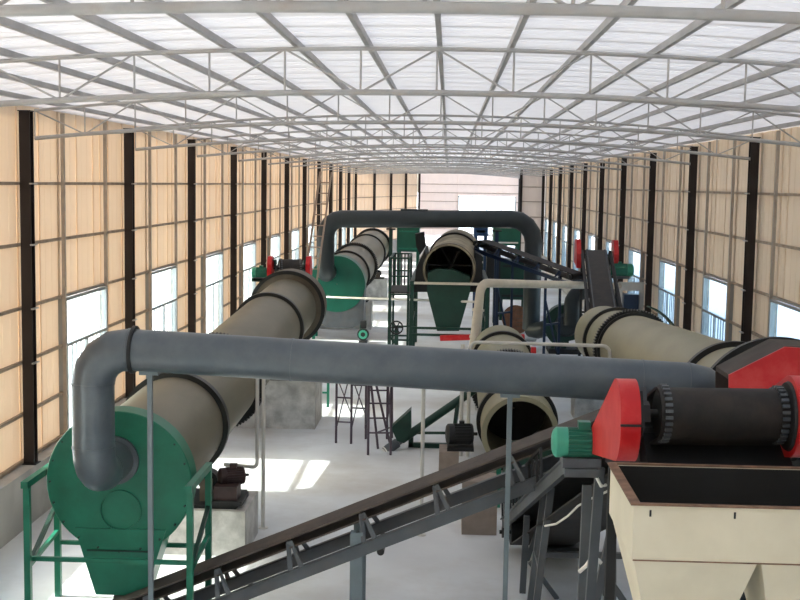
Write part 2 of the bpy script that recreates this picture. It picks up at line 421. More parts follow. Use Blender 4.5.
while YA+k*BAY <= YB:
    y = YA+k*BAY
    t = bpy.data.objects.new('roof_truss', None); col.objects.link(t); t.parent = ceil; t.location = (0, y, 0)
    inst(tc_m, t, (0, 0, 0)); inst(bc_m, t, (0, 0, 0))
    if 6 <= y <= 45:
        for nm, me in web_m: inst(me, t, (0, 0, 0))
    else:
        o = inst(allweb_m, t, (0, 0, 0))
    k += 1

# ------------------------------------------------------------------ rotary drums
def pedestal(c, wx, wy, h, axis_z, r, label, group, mt='block', rollers=True, motor=False):
    t = thing('concrete_pedestal', (c.x, c.y, 0), label, 'pedestal', group)
    MB().box(c.x-wx/2, c.x+wx/2, c.y-wy/2, c.y+wy/2, 0, h).build('block', mt, t, False)
    MB().box(c.x-wx/2+.15, c.x+wx/2-.15, c.y-wy/2+.12, c.y+wy/2-.12, h, h+.05).build('base_plate', 'dark', t, False)
    if rollers:
        for s in (-1, 1):
            a = math.radians(32); rr = .15
            cx = c.x+s*math.sin(a)*(r+rr+.005); cz = axis_z-math.cos(a)*(r+rr+.005)
            ro = MB().lathe((cx, c.y-.13, cz), (0, 1, 0), [(0, rr*.8), (.02, rr), (.24, rr), (.26, rr*.8)], 20).build('support_roller', 'ring', t)
            MB().tube((cx, c.y-.26, cz), (cx, c.y+.26, cz), .05, 10).build('axle', 'dark', ro)
            for e in (-.22, .22):
                zt = max(cz+.06, h+.12)
                MB().box(cx-.09, cx+.09, c.y+e-.045, c.y+e+.045, h+.05, zt).build('bearing_block', 'rim', t, False)
    return t
def drum(name, label, p0, p1, r, rings, gear, mt, group='rotary drums of the plant'):
    p0, p1 = V(p0), V(p1); t = thing(name, (p0.x, p0.y, 0), label, 'dryer', group)
    d = (p1-p0); Ln = d.length; d = d/Ln
    at = lambda y: p0+d*((y-p0.y)/d.y)
    b = MB(); b.lathe(p0, d, [(0, r-.03), (0, r), (Ln, r), (Ln, r-.03), (0, r-.03)], 64, cap=False)
    b.build('shell', mt, t)
    for y in rings:
        MB().ring(at(y), d, r+.0, r+.075, .14, 64).build('riding_ring', 'ring', t)
    if gear:
        MB().gear(at(gear), d, r, r+.13, .2, 84).build('girth_gear', 'ring', t)
        MB().ring(at(gear)+d*.16, d, r, r+.06, .06).build('gear_flange', 'ring', t)
    return t, at, d
def disc_hood(t, c, d, r, depth, mt, hatch=None, chute=None):
    h = MB().lathe(c, d, [(0, .02), (0, r-.01), (.01, r), (depth, r), (depth, r-.2)], 64, cap=False)
    ho = h.build('end_hood', mt, t)
    return ho

# near-left dryer
p0 = U(120, 482, 14.4); p1 = U(293, 307, 30.0); p1.x = p0.x
dr1, at1, d1 = drum('rotary_dryer', 'long dusty tan rotary dryer with big green round end hood at lower left', p0+(p1-p0)*.02, p1, .73, (17.4, 26.6), 20.6, 'tan')
hd = disc_hood(dr1, p0-d1*.05, d1, .905, .3, 'green')
# face details
ct = p0-d1*.05
MB().ring(ct-V((-.02, .012, .34)), d1, .245, .258, .02).build('inspection_hatch', 'green', hd)
MB().box(ct.x-.40, ct.x+.42, ct.y-.03, ct.y-.008, ct.z-.86, ct.z-.845).build('hood_seam', 'dgreen', hd, False)
bolt = MB()
for i in range(20):
    a = 2*math.pi*i/20
    bolt.lathe(ct+V((math.cos(a)*.86, -.02, math.sin(a)*.86)), (0, 1, 0), [(0, .014), (.03, .014)], 6)
bolt.build('hood_bolts', 'dgreen', hd)['kind'] = 'stuff'
# discharge chute below the hood
z1, z0 = ct.z-.58, .25
ch = MB(); yb0, yb1 = ct.y+.0, ct.y+.5
ch.hexa([(ct.x-.30, yb0, z0), (ct.x+.32, yb0, z0), (ct.x+.32, yb1, z0), (ct.x-.30, yb1, z0), (ct.x-.56, yb0, z1), (ct.x+.58, yb0, z1), (ct.x+.58, yb1, z1), (ct.x-.56, yb1, z1)])
ch.build('discharge_chute', 'green', hd, False)
# feed end rim
MB().lathe(p1-d1*.25, d1, [(0, .73), (0, .92), (.75, .92), (.75, .3)], 64, cap=False).build('feed_end_rim', 'rim', dr1)
MB().ring(p1-d1*.25, d1, .86, .95, .05, 64).build('rim_flange', 'ring', dr1)
# green stand of the hood
zt = 1.74
for s, xx in ((-1, U(27, 492, 13.85).x), (1, U(190, 490, 13.85).x)):
    for yy in (13.85, 14.95):
        MB().bar((xx-s*0, yy, 0), (xx, yy, zt), .075).build('stand_leg', 'green', dr1, False)
    MB().bar((xx, 13.75, zt+.03), (xx, 15.0, zt+.03), .08).build('stand_beam', 'green', dr1, False)
    MB().bar((xx, 13.85, .75), (xx, 14.95, .75+.12), .05).build('stand_brace', 'green', dr1, False)
    MB().bar((xx, 13.85, .75), (xx, 14.95, 1.25), .05).build('stand_brace', 'dgreen', dr1, False)
for yy, zz in ((13.95, .82), (14.95, .72)):
    MB().bar((U(27, 492, 13.85).x, yy, zz), (U(190, 490, 13.85).x, yy, zz), .05).build('stand_crossbar', 'green', dr1, False)
def ped_for(at, d, y, r, h, label, mt='block', wx=2.0, wy=.9, rollers=True, grp='concrete pedestals under the drums'):
    a = at(y); return pedestal(V((a.x, a.y, 0)), wx, wy, h, a.z, r, label, grp, mt, rollers)
ped_for(at1, d1, 17.4, .805, .66, 'pale concrete pedestal with rollers under the near end of the left dryer', wx=2.3, wy=1.2)
ped_for(at1, d1, 26.6, .805, 1.05, 'tall pale concrete pedestal under the far end of the left dryer', wx=2.3, wy=1.5)
# drive on its own block beside the gear
def motor_parts(par, c, ax, ln, r, mt='motor', cover='motorl', base=True):
    "a finned electric motor as a part with sub-parts: its centre c, axis ax, fan cover at the start"
    c = V(c); d, s, u = frame(ax); p = c-d*ln/2
    b = MB(); b.lathe(p+d*ln*.28, d, [(0, r*.9), (ln*.68, r*.9)], 24)
    for i in range(20):
        a = 2*math.pi*i/20; o = s*math.cos(a)+u*math.sin(a)
        b.bar(p+d*ln*.3+o*r*.93, p+d*ln*.92+o*r*.93, .012, r*.14)
    mo = b.build('drive_motor', mt, par)
    MB().lathe(p, d, [(0, r*.55), (.012, r*.82), (ln*.08, r*.99), (ln*.29, r*1.0), (ln*.29, r*.8)], 24).build('fan_cover', cover, mo)
    MB().lathe(p+d*ln*.96, d, [(0, r*.3), (0, r*1.0), (ln*.05, r*.9), (ln*.05, r*.3)], 24).build('end_shield', mt, mo)
    MB().tube(p+d*ln*.9, p+d*(ln*1.2), r*.16, 10).build('motor_shaft', 'ring', mo)
    if base:
        q = p+d*ln*.55-V((0, 0, r)); dx = V((d.x, d.y, 0)).normalized(); sx = V((-dx.y, dx.x, 0))
        pts = [q+dx*a*ln*.36+sx*b2*r*1.0 for a, b2 in ((-1, -1), (1, -1), (1, 1), (-1, 1))]
        MB().prism([x-V((0, 0, .06)) for x in pts], (0, 0, .08)).build('motor_foot', 'slate', mo, False)
    tb_ = p+d*ln*.6+V((0, 0, r*.95)); 
    MB().box(tb_.x-.05, tb_.x+.05, tb_.y-.05, tb_.y+.05, tb_.z, tb_.z+.06).build('terminal_box', mt, mo, False)
    return mo
a = U(221, 486, 17.1)
dv = thing('gear_drive', (a.x, 17.1, .71), 'dark reddish gear motor on the pale pedestal right of the near green hood', 'motor')
MB().box(a.x-.11, a.x+.34, 16.9, 17.5, .71, .78).build('base_plate', 'dark', dv, False)
MB().box(a.x-.08, a.x+.26, 16.95, 17.3, .78, .98).build('gearbox', 'redbrown', dv, False)
motor_parts(dv, (a.x+.12, 17.25, 1.07), (.9, .4, 0), .38, .13, 'redbrown', 'redbrown', False)

# far-left drum
q0 = U(337, 284, 41.0); q1 = U(372, 247, 60.0); q1.x = q0.x
dr2, at2, d2 = drum('rotary_dryer', 'far tan rotary drum with green round hood behind the left dryer', q0, q1, .84, (44.5, 55.5), 48.5, 'tan')
h2 = disc_hood(dr2, q0-d2*.05, d2, .97, .7, 'green_shaded')
b = MB(); c2 = q0
b.prism([V((c2.x-.95, c2.y-.02, c2.z-.1)), V((c2.x-.85, c2.y-.02, .75)), V((c2.x-.3, c2.y-.02, .42)), V((c2.x+.55, c2.y-.02, .42)), V((c2.x+.93, c2.y-.02, .6)), V((c2.x+.95, c2.y-.02, c2.z-.1))], (0, 1.0, 0))
b.build('discharge_chute', 'slate', h2, False)
for xx in (c2.x-.8, c2.x+.85):
    for yy in (q0.y+.1, q0.y+.9): MB().bar((xx, yy, 0), (xx, yy, 1.0), .1).build('stand_leg', 'green', dr2, False)
MB().ring(q1, d2, .6, .95, .3, 64).build('feed_end_rim', 'ring', dr2)
ped_for(at2, d2, 44.5, .915, 1.0, 'concrete pedestal under the near end of the far left drum')
ped_for(at2, d2, 55.5, .915, 1.0, 'concrete pedestal under the far end of the far left drum')

# right drum
r0 = U(604, 335, 30.5); r1 = U(757, 409, 15.6); r0.x = r1.x = 4.0; r1 = r1+(r1-r0)*(1.1/(r0.y-r1.y))
dr4, at4, d4 = drum('rotary_cooler', 'pale olive rotary drum rising towards the red plate by the right wall', r0, r1, .74, (28.0, 16.6), 25.6, 'tanl')
MB().lathe(r0-d4*.02, d4, [(0, .35), (0, .70), (.02, .735)], 48, cap=False).build('end_plate', 'tanl', dr4)
MB().lathe(r1-d4*1.0, d4, [(0, .75), (0, .77), (1.0, .77), (1.0, .5)], 64, cap=False).build('feed_end_band', 'rim', dr4)
MB().ring(r1+d4*.1, d4, .5, 1.02, .12, 64).build('feed_end_flange', 'ring', dr4)
g4 = at4(25.6); cov = MB(); pts = []
c_, s_, u_ = frame(d4)
for i in range(13):
    an = math.radians(-35+i*9); sg = 1 if s_.x > 0 else -1
    pts.append(g4-d4*.2+(s_*sg*math.cos(an)+u_*math.sin(an))*.99)
for i in range(12): cov.prism([pts[i], pts[i+1], pts[i+1]-(pts[i+1]-g4)*.03, pts[i]-(pts[i]-g4)*.03], d4*.4)
cov.build('gear_cover', 'dgreen', dr4)
ped_for(at4, d4, 28.0, .815, .55, 'concrete pedestal under the low end of the right drum')
ped_for(at4, d4, 16.6, .815, 1.1, 'concrete pedestal under the raised end of the right drum')

# middle drum with the open end
s0 = U(520, 437, 21.6); s1 = V((s0.x, 30.5, 1.15))
s0.z = max(s0.z, .9)
dr3, at3, d3 = drum('drum_granulator', 'short tan drum with dark open mouth behind the inclined conveyor', s0, s1, .70, (22.6, 29.0), 26.0, 'tanl')
MB().lathe(s0-d3*.04, d3, [(.3, .66), (.05, .61), (0, .61), (0, .70), (.06, .71)], 64, cap=False).build('mouth_rim', 'tanl', dr3)
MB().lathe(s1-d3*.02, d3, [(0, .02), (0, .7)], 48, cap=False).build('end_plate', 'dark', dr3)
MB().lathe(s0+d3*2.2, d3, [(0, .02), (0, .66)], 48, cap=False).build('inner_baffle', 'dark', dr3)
ped_for(at3, d3, 22.6, .775, .05, 'low concrete base with rollers under the open drum mouth', wx=1.3)
ped_for(at3, d3, 29.0, .775, .2, 'low concrete base under the far end of the open-mouthed drum', wx=1.3)
# its drive on a pinkish block
c_ = FL(452, 472)
dv3 = thing('gear_drive', (c_.x, c_.y, 0), 'dark motor on pinkish concrete block left of the open drum mouth', 'motor')
MB().box(c_.x-.25, c_.x+.12, c_.y-.2, c_.y+.5, 0, .42).build('block', 'brick', dv3, False)
g_ = FL(479, 535)
single(MB().box(g_.x-.27, g_.x+.27, g_.y, g_.y+.6, 0, .84), 'concrete_pedestal', 'brick', g_, 'brownish concrete block seen under the middle of the inclined conveyor', 'pedestal')
MB().box(c_.x-.1, c_.x+.4, c_.y-.1, c_.y+.42, .42, .48).build('base_plate', 'dark', dv3, False)
motor_parts(dv3, (c_.x+.12, c_.y+.15, .70), (1, .15, 0), .5, .2, 'dark', 'dark', False)

# ------------------------------------------------------------------ ducts
def duct(name, label, pts, r, mt, radii, flanges=(), n=28):
    path = [V(pts[0])]; cor = []
    for i in range(1, len(pts)-1):
        f = fillet(pts[i-1], pts[i], pts[i+1], radii[i-1], 4); path += f; cor.append(f)
    path.append(V(pts[-1]))
    t = thing(name, (pts[0][0], pts[0][1], 0), label, 'duct', 'exhaust ducts')
    segs = []; start = V(pts[0])
    for i, f in enumerate(cor):
        di = (V(pts[i+1])-V(pts[i])).normalized(); do = (V(pts[i+2])-V(pts[i+1])).normalized()
        MB().sweep([start, f[0]], r, n, cap=(i == 0)).build('duct_run', mt, t)
        MB().sweep([f[0]-di*.01]+f+[f[-1]+do*.01], r*1.003, n, cap=False).build('duct_elbow', mt, t)
        start = f[-1]
        for q in (0, 4):
            dd = di if q == 0 else do
            MB().ring(f[q], dd, r-.005, r+.008, .02, n).build('joint_collar', mt, t)
    MB().sweep([start, pts[-1]], r, n).build('duct_run', mt, t)
    return t, cor
YD = 13.45
da = U(116, 453, 14.4); v0 = U(94, 480, YD); xd, zd = v0.x, da.z-.07
e1 = V((xd, YD, U(95, 349, YD).z)); pr = U(722, 386, YD); slope = (U(640, 381, YD).z-U(200, 354, YD).z)/(U(640, 381, YD).x-U(200, 354, YD).x)
pl = lambda x: U(200, 354, YD).z+slope*(x-U(200, 354, YD).x)
e1.z = pl(xd)
e2 = V((pr.x, YD, pl(pr.x)))
RD = .24
d_1, cor = duct('exhaust_duct', 'large blue-grey duct crossing the hall in front from the near green hood', [(xd, 14.42, zd), (xd, YD, zd), e1, e2, (pr.x, YD, .75), (pr.x, YD+.36, .75)], RD, 'duct', (.36, .40, .40, .3))
MB().ring((xd, 14.3, zd), (0, 1, 0), RD, RD+.06, .05).build('hood_collar', 'duct', d_1)
MB().ring(cor[1][-1]+V((.06, 0, 0)), (e2-e1), RD, RD+.035, .035).build('dark_flange', 'dark', d_1)
for xx in (-1.75, .25, 2.2):
    MB().ring((xx, YD, pl(xx)), (e2-e1), RD-.004, RD+.006, .02).build('weld_seam', 'duct', d_1)
def fan(name, loc, label, s=1.0, rotz=0, mt='dgreen', outlet=True):
    "centrifugal fan: volute, inlet, outlet, base, motor; loc on the floor"
    t = thing(name, loc, label, 'fan'); x, y, z = loc
    vol = []; 
    for i in range(33):
        a = math.radians(-90+i*360/32); r = (.42+.2*i/32)*s
        vol.append(V((x+math.cos(a)*r, y-.2*s, z+.75*s+math.sin(a)*r)))
    MB().prism(vol, (0, .4*s, 0)).build('volute', mt, t)
    MB().lathe((x, y-.32*s, z+.75*s), (0, 1, 0), [(0, .26*s), (.12*s, .32*s)], 24).build('inlet_cone', 'duct2', t)
    MB().box(x-.45*s, x+.45*s, y-.3*s, y+.75*s, z, z+.12*s).build('base_frame', 'dark', t, False)
    MB().bar((x-.35*s, y, z+.1*s), (x-.25*s, y, z+.45*s), .08*s).build('support_leg', mt, t, False)
    MB().bar((x+.35*s, y, z+.1*s), (x+.25*s, y, z+.45*s), .08*s).build('support_leg', mt, t, False)
    motor_parts(t, (x, y+.55*s, z+.72*s), (0, -1, 0), .5*s, .17*s, 'dark', 'dark', False)
    MB().box(x-.12*s, x+.12*s, y+.32*s, y+.7*s, z+.12*s, z+.56*s).build('motor_pedestal', mt, t, False)
    return t
fan('blower_fan', (pr.x, YD+.66, 0), 'centrifugal fan under the right end of the front duct', 1.0)
# its supports
def duct_post(px, ytop, label, yd=YD):
    a = U(px, ytop, yd); zt = pl(a.x)-RD
    t = thing('duct_support_post', (a.x, yd, 0), label, 'post', 'posts under the front duct')
    MB().bar((a.x, yd, 0), (a.x, yd, zt-.03), .055).build('post', 'post', t, False)
    MB().box(a.x-.11, a.x+.11, yd-.07, yd+.07, zt-.03, zt+.012).build('saddle_plate', 'post', t, False)
    MB().box(a.x-.1, a.x+.1, yd-.1, yd+.1, 0, .012).build('foot_plate', 'post', t, False)
duct_post(150, 374, 'slate square post in front of the green hood under the front duct')
duct_post(510, 395, 'slate square post in front of the open drum mouth under the front duct')

# far duct
YE = 40.0; RE = .29
f0 = U(331, 275, YE+.9); f1 = U(326, 219, YE); f2 = U(534, 219, YE); f3 = U(529, 322, YE)
za = U(331, 262, YE).z
d_2, _ = duct('exhaust_duct', 'far dark slate duct arching over the drum screen from the far green hood', [(f1.x, YE+1.0, 2.35), (f1.x, YE, 2.35), (f1.x, YE, f1.z), (f2.x, YE, f2.z), (f2.x, YE, .62)], RE, 'duct2', (.35, .55, .75))
MB().box(-1.6, -.7, YE-.1, YE+.1, f1.z+RE-.01, f1.z+RE+.09).build('damper_box', 'duct2', d_2, False)
# its standing posts
for px in (391, 497):
    a = U(px, 228, YE)
    t = thing('duct_support_post', (a.x, YE, 0), 'dark post under the far duct, %s of the drum screen' % ('left' if px < 420 else 'right'), 'post', 'posts under the far duct')
    MB().bar((a.x, YE, 0), (a.x, YE, f1.z-RE), .12).build('post', 'dgreen' if px < 420 else 'navy', t, False)
    MB().box(a.x-.15, a.x+.15, YE-.12, YE+.12, f1.z-RE-.03, f1.z-RE+.02).build('saddle_plate', 'dark', t, False)
fb = FL(572, 338)
t = fan('blower_fan', (U(566, 325, 39.0).x, 39.0, 0), 'dark green blower fan with curved outlet beside the far duct drop', 1.25)
ox = U(572, 325, 38.4).x
MB().sweep([(ox, 38.6, .95)] + fillet((ox, 38.6, .9), (ox, 38.6, U(572, 290, 38.6).z), (ox+1.6, 38.6, U(572, 290, 38.6).z), .5, 5) + [(ox+1.0, 38.6, U(572, 290, 38.6).z)], .26, 20).build('outlet_duct', 'duct2', t)
MB().sweep([(f2.x-.0, YE, .62), (f2.x+.2, YE-.3, .62), (f2.x+.9, 39.3, .9)], .27, 16).build('inlet_duct', 'duct2', t)

# ------------------------------------------------------------------ conveyors
def conveyor(name, label, tail, head, wd, mt_st='slate', mt_belt='belt', raise_=.0, legs=(), stand_step=.95, sidewall=False, pr_=.17, guard=None, mt_leg='slate', st_h=.12, group='belt conveyors of the plant', stands=True):
    tail, head = V(tail), V(head); t = thing(name, (tail.x, tail.y, 0), label, 'conveyor', group)
    d = (head-tail); Ln = d.length; d = d/Ln; s = d.cross(V((0, 0, 1))).normalized(); u = s.cross(d).normalized()
    P = lambda l, a, h: tail+d*l+s*a+u*h
    for sg in (-1, 1):
        b = MB(); a0 = sg*(wd/2+.06)
        # channel section
        b.prism([P(0, a0, -st_h-raise_), P(0, a0+sg*.06, -st_h-raise_), P(0, a0+sg*.06, -raise_), P(0, a0, -raise_)], d*Ln)
        b.prism([P(0, a0, -.012-raise_), P(0, a0-sg*.0+sg*.09, -.012-raise_), P(0, a0+sg*.09, -raise_), P(0, a0, -raise_)], d*Ln)
        b.build('stringer', mt_st, t, False)
    # belt loop
    k = pr_-.0; pts = []
    for i in range(9):
        an = math.pi/2+math.pi*i/8; pts.append((math.cos(an)*k, math.sin(an)*k))
    loop = [P(x, 0, y-k) for x, y in pts] + [P(Ln-x, 0, -y-k) for x, y in pts]
    b = MB(); n = len(loop); inner = []
    ctr = [P(0, 0, -k)]*9+[P(Ln, 0, -k)]*9
    vs = []
    for p, c in zip(loop, ctr):
        q = c+(p-c)*(1-.02/k)
        vs += [p-s*wd/2, p+s*wd/2, q+s*wd/2, q-s*wd/2]
    fs = []
    for i in range(n):
        j = (i+1) % n
        for e in range(4): fs.append((i*4+e, i*4+(e+1) % 4, j*4+(e+1) % 4, j*4+e))
    b.add(vs, fs).build('belt', mt_belt, t)
    for nm, l in (('tail_pulley', 0), ('head_pulley', Ln)):
        pu = MB().tube(P(l, -wd/2+.01, -k), P(l, wd/2-.01, -k), k-.022, 24).build(nm, 'ring', t)
        MB().tube(P(l, -wd/2-.16, -k), P(l, wd/2+.16, -k), .03, 10).build('pulley_shaft', 'ring', pu)
        for sg in (-1, 1):
            c = P(l, sg*(wd/2+.09), -k); MB().prism([c+d*x+u*y-s*.03 for x, y in ((-.09, -.08), (.09, -.08), (.09, .04), (.04, .08), (-.04, .08), (-.09, .04))], s*.06).build('bearing', 'dark', pu, False)
    if sidewall:
        for sg in (-1, 1):
            b = MB(); L2 = Ln; step = .05; N = int(L2/step); hh = .02; off = sg*(wd/2-.05)
            for i in range(0, N, 2):
                b.prism([P(i*step, off-.02, 0), P((i+1)*step, off-.02, 0), P((i+1)*step, off+.02, 0), P(i*step, off+.02, 0)], u*hh)
            for i in range(0, 16):
                an = math.pi/2-math.pi*(i+.2)/16*1.15; an2 = an-math.pi/16*.55
                for aa, ab in ((an, an2),):
                    c = P(Ln, off, -k)
                    o1 = d*math.cos(aa)+u*math.sin(aa); o2 = d*math.cos(ab)+u*math.sin(ab)
                    b.hexa([c+o1*k-s*.025, c+o2*k-s*.025, c+o2*k+s*.025, c+o1*k+s*.025, c+o1*(k+hh)-s*.025, c+o2*(k+hh)-s*.025, c+o2*(k+hh)+s*.025, c+o1*(k+hh)+s*.025])
            b.build('corrugated_sidewall', 'slate', t, False)['kind'] = 'stuff'
    if stands:
        l = stand_step*.4
        while l < Ln-.1:
            for sg in (-1, 1):
                b = MB(); q0 = P(l, sg*(wd/2+.09), -raise_); q1 = P(l+.2, sg*(wd/2+.09), -raise_); q2 = P(l+.16, sg*wd*.42, -.045); q3 = P(l+.08, sg*wd*.42, -.045)
                b.prism([q0, q0.lerp(q1, .3), q3.lerp(q2, .5)-u*.06, q0.lerp(q1, .7), q1, q2, q3], s*.02)
                b.build('idler_stand', mt_st, t, False)
            MB().tube(P(l+.12, -wd*.42, -.05), P(l+.12, wd*.42, -.05), .03, 10).build('idler_roller', 'ring', t)
            l += stand_step
    for l, spread in legs:
        for sg in (-1, 1):
            a = P(l, sg*(wd/2+.09), -st_h-raise_); g0 = V((a.x+d.x*spread, a.y+d.y*spread, 0))
            MB().bar(g0, a, .08).build('trestle_leg', mt_leg, t, False)
        a = P(l, wd/2+.09, -st_h-raise_); b_ = P(l, -wd/2-.09, -st_h-raise_)
        if a.z > .7:
            zc = a.z*.45; MB().bar((a.x+d.x*spread*.55, a.y+d.y*spread*.55, zc), (b_.x+d.x*spread*.55, b_.y+d.y*spread*.55, zc), .06).build('cross_brace', mt_leg, t, False)
            MB().bar((a.x+d.x*spread*.9, a.y+d.y*spread*.9, .1), (b_.x+d.x*spread*.3, b_.y+d.y*spread*.3, a.z*.75), .05).build('cross_brace', mt_leg, t, False)
    return t, P, Ln, d, s, u
# front inclined conveyor
YC = 14.3
A = U(112, 601, YC); B = U(622, 405, YC)
cv1, P1, L1, *_ = conveyor('belt_conveyor', 'long inclined conveyor rising left to right in front of the open drum', A, B, .50, raise_=.35, stand_step=.95, legs=((5.6, -.2),), pr_=.065, st_h=.15)
zI = U(357, 535, YC-.25); gI = V((zI.x, YC-.27, 0))
b = MB(); b.box(gI.x-.075, gI.x+.075, gI.y-.06, gI.y-.045, 0, zI.z+.05).box(gI.x-.075, gI.x+.075, gI.y+.045, gI.y+.06, 0, zI.z+.05).box(gI.x-.006, gI.x+.006, gI.y-.045, gI.y+.045, 0, zI.z+.05)
b.build('steel_leg', 'post', cv1, False)
b = MB(); b.box(gI.x-.075, gI.x+.075, gI.y-.06+.54, gI.y-.045+.54, 0, zI.z+.05).box(gI.x-.075, gI.x+.075, gI.y+.045+.54, gI.y+.06+.54, 0, zI.z+.05).box(gI.x-.006, gI.x+.006, gI.y-.045+.54, gI.y+.045+.54, 0, zI.z+.05)
b.build('steel_leg', 'post', cv1, False)
for l in (1.6, 3.4):
    MB().tube(P1(l, -.33, -.54), P1(l, .33, -.54), .045, 12).build('return_roller', 'ring', cv1)

# feed conveyor with the head pulley in the foreground
HD = U(718, 388, 8.6); TL = V((1.46, 17.6, .44))
HD.x = U(718, 400, 8.6).x
cv2, P2, L2, d2_, s2_, u2_ = conveyor('belt_conveyor', 'steep conveyor with corrugated black belt and head pulley above the cream hopper', TL, HD, .92, mt_st='slate', mt_belt='rubber', sidewall=True, pr_=.19, stands=False, st_h=.14, legs=(), mt_leg='dark')
sgl = -1 if P2(0, -1, 0).x < P2(0, 1, 0).x else 1     # side towards the left of the picture
rl0, rl1 = P2(.3, sgl*.60, .34), P2(4.6, sgl*.60, .34)
MB().bar(rl0, rl1, .035).build('guard_rail', 'dark', cv2, False)
nb_ = 13
for i in range(nb_):
    l = .3+4.3*i/(nb_-1)
    MB().bar(P2(l, sgl*.60, 0), P2(l, sgl*.60, .34), .03).build('guard_bar', 'dark', cv2, False)
# drive guard and motor on the left
def teardrop(cb, rb, cs, rs, plane_x, n=28):
    "outline in the y-z plane of two circles joined by tangents; cb, cs = (y,z)"
    dy, dz = cs[0]-cb[0], cs[1]-cb[1]; D = math.hypot(dy, dz); th = math.atan2(dz, dy); be = math.acos((rb-rs)/D)
    out = []
    for i in range(n+1):
        a = th+be+(2*math.pi-2*be)*i/n; out.append(V((plane_x, cb[0]+rb*math.cos(a), cb[1]+rb*math.sin(a))))
    for i in range(9):
        a = th-be+2*be*i/8; out.append(V((plane_x, cs[0]+rs*math.cos(a), cs[1]+rs*math.sin(a))))
    return out
hp = P2(L2, 0, -.19)
gxl = U(617, 420, 8.45).x
mpos = U(577, 440, 10.0)
o = teardrop((hp.y+.02, hp.z-.06), .295, (9.85, mpos.z+.03), .11, gxl)
gd = MB().prism(o, (.14, 0, 0)).build('drive_guard', 'red', cv2)
MB().box(gxl-.004, gxl+.144, hp.y-.29, hp.y-.275, hp.z-.05, hp.z-.035).build('guard_split_line', 'dark', gd, False)
motor_parts(cv2, (mpos.x, 9.9, mpos.z), (1, 0, 0), .44, .128)
MB().box(mpos.x-.12, gxl+.05, 9.75, 10.05, mpos.z-.26, mpos.z-.19).build('motor_bracket', 'slate', cv2, False)
MB().bar((gxl+.2, 9.95, mpos.z-.22), (gxl+.2, 9.95, 0), .08).build('motor_strut', 'dark', cv2, False)
# right side bearing guard
gxr = U(786, 415, 8.5).x
o = teardrop((hp.y-.02, hp.z+.0), .29, (9.5, hp.z-.3), .2, gxr+.02)
gr = MB().prism(o, (.22, 0, 0)).build('bearing_guard', 'red', cv2)
MB().lathe((gxr, hp.y-.02, hp.z), (1, 0, 0), [(0, .03), (0, .24), (.018, .25)], 32, cap=False).build('guard_face', 'dark', gr)
# head frame plates and discharge chute
for sg in (-1, 1):
    MB().prism([P2(L2-1.3, sg*.57, -.02), P2(L2+.1, sg*.57, -.05), P2(L2+.12, sg*.57, -.32), P2(L2-.5, sg*.57, -.55), P2(L2-1.3, sg*.57, -.35)], s2_*.02).build('head_side_plate', 'dark', cv2, False)
MB().hexa([V((hp.x-.52, 8.32, 3.38)), V((hp.x+.52, 8.32, 3.38)), V((hp.x+.5, 8.9, 3.36)), V((hp.x-.5, 8.9, 3.36)), V((hp.x-.5, 8.78, 3.60)), V((hp.x+.5, 8.78, 3.60)), V((hp.x+.5, 8.9, 3.62)), V((hp.x-.5, 8.9, 3.62))]).build('discharge_lip', 'dark', cv2, False)

# ------------------------------------------------------------------ cream hopper
yf, yb = 7.08, 8.12
xl = 1.14; xr = xl+1.52; zr = 3.51
hop = thing('feed_hopper', ((xl+xr)/2, (yf+yb)/2, 0), 'cream steel hopper with rusty rim and dark inside at lower right', 'hopper')
zb = zr-.34; th = .012
b = MB()
b.box(xl, xr, yf, yf+th, zb, zr).box(xl, xr, yb-th, yb, zb, zr).box(xl, xl+th, yf+th, yb-th, zb, zr).box(xr-th, xr, yf+th, yb-th, zb, zr)
b.build('upper_box', 'cream', hop, False)
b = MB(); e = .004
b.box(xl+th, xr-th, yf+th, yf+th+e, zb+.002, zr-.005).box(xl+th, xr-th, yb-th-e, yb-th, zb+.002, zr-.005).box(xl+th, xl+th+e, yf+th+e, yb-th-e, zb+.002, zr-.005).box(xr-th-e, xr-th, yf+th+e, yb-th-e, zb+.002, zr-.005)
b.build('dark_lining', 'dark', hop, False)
b = MB(); rw = .055
b.box(xl-.02, xl+.04, yf-.02, yb+.02, zr, zr+.012).box(xr-.04, xr+.02, yf-.02, yb+.02, zr, zr+.012).box(xl+.04, xr-.04, yf-.02, yf+.012, zr, zr+.012).box(xl+.04, xr-.04, yb-.012, yb+.02, zr, zr+.012)
b.build('rim_bar', 'rust', hop, False)
xm = (xl+xr)/2; zl = 2.35
for xa, xb in ((xl, xm-.0), (xm, xr)):
    ca = (xa+xb)/2; cy = (yf+yb)/2
    bt = [(ca-.16, cy-.16), (ca+.16, cy-.16), (ca+.16, cy+.16), (ca-.16, cy+.16)]
    tp = [(xa+.012, yf+.004), (xb-.012, yf+.004), (xb-.012, yb-.004), (xa+.012, yb-.004)]
    vs = [(x, y, zl) for x, y in bt]+[(x, y, zb) for x, y in tp]
    MB().add(vs, [(i, (i+1) % 4, 4+(i+1) % 4, 4+i) for i in range(4)]).build('funnel', 'cream', hop, False)
    MB().box(ca-.17, ca+.17, cy-.17, cy+.17, zl-.12, zl).build('outlet_collar', 'dark', hop, False)
for i in range(3):
    xx = xl+.10+.5*i; MB().box(xx-.006, xx+.006, yf-.003, yf+.001, zr-.07, zr-.03).build('paint_mark', 'dark', hop, False)
MB().box(xl+.004, xr, yf-.004, yf+.001, zb-.004, zb+.004).build('weld_seam', 'rust', hop, False)
for xx in (xl+.2, xr-.2):
    for yy in (yf+.34, yb-.34):
        MB().bar((xx, yy, 0), (xx, yy, zl-.1), .08).build('hopper_leg', 'slate', hop, False)
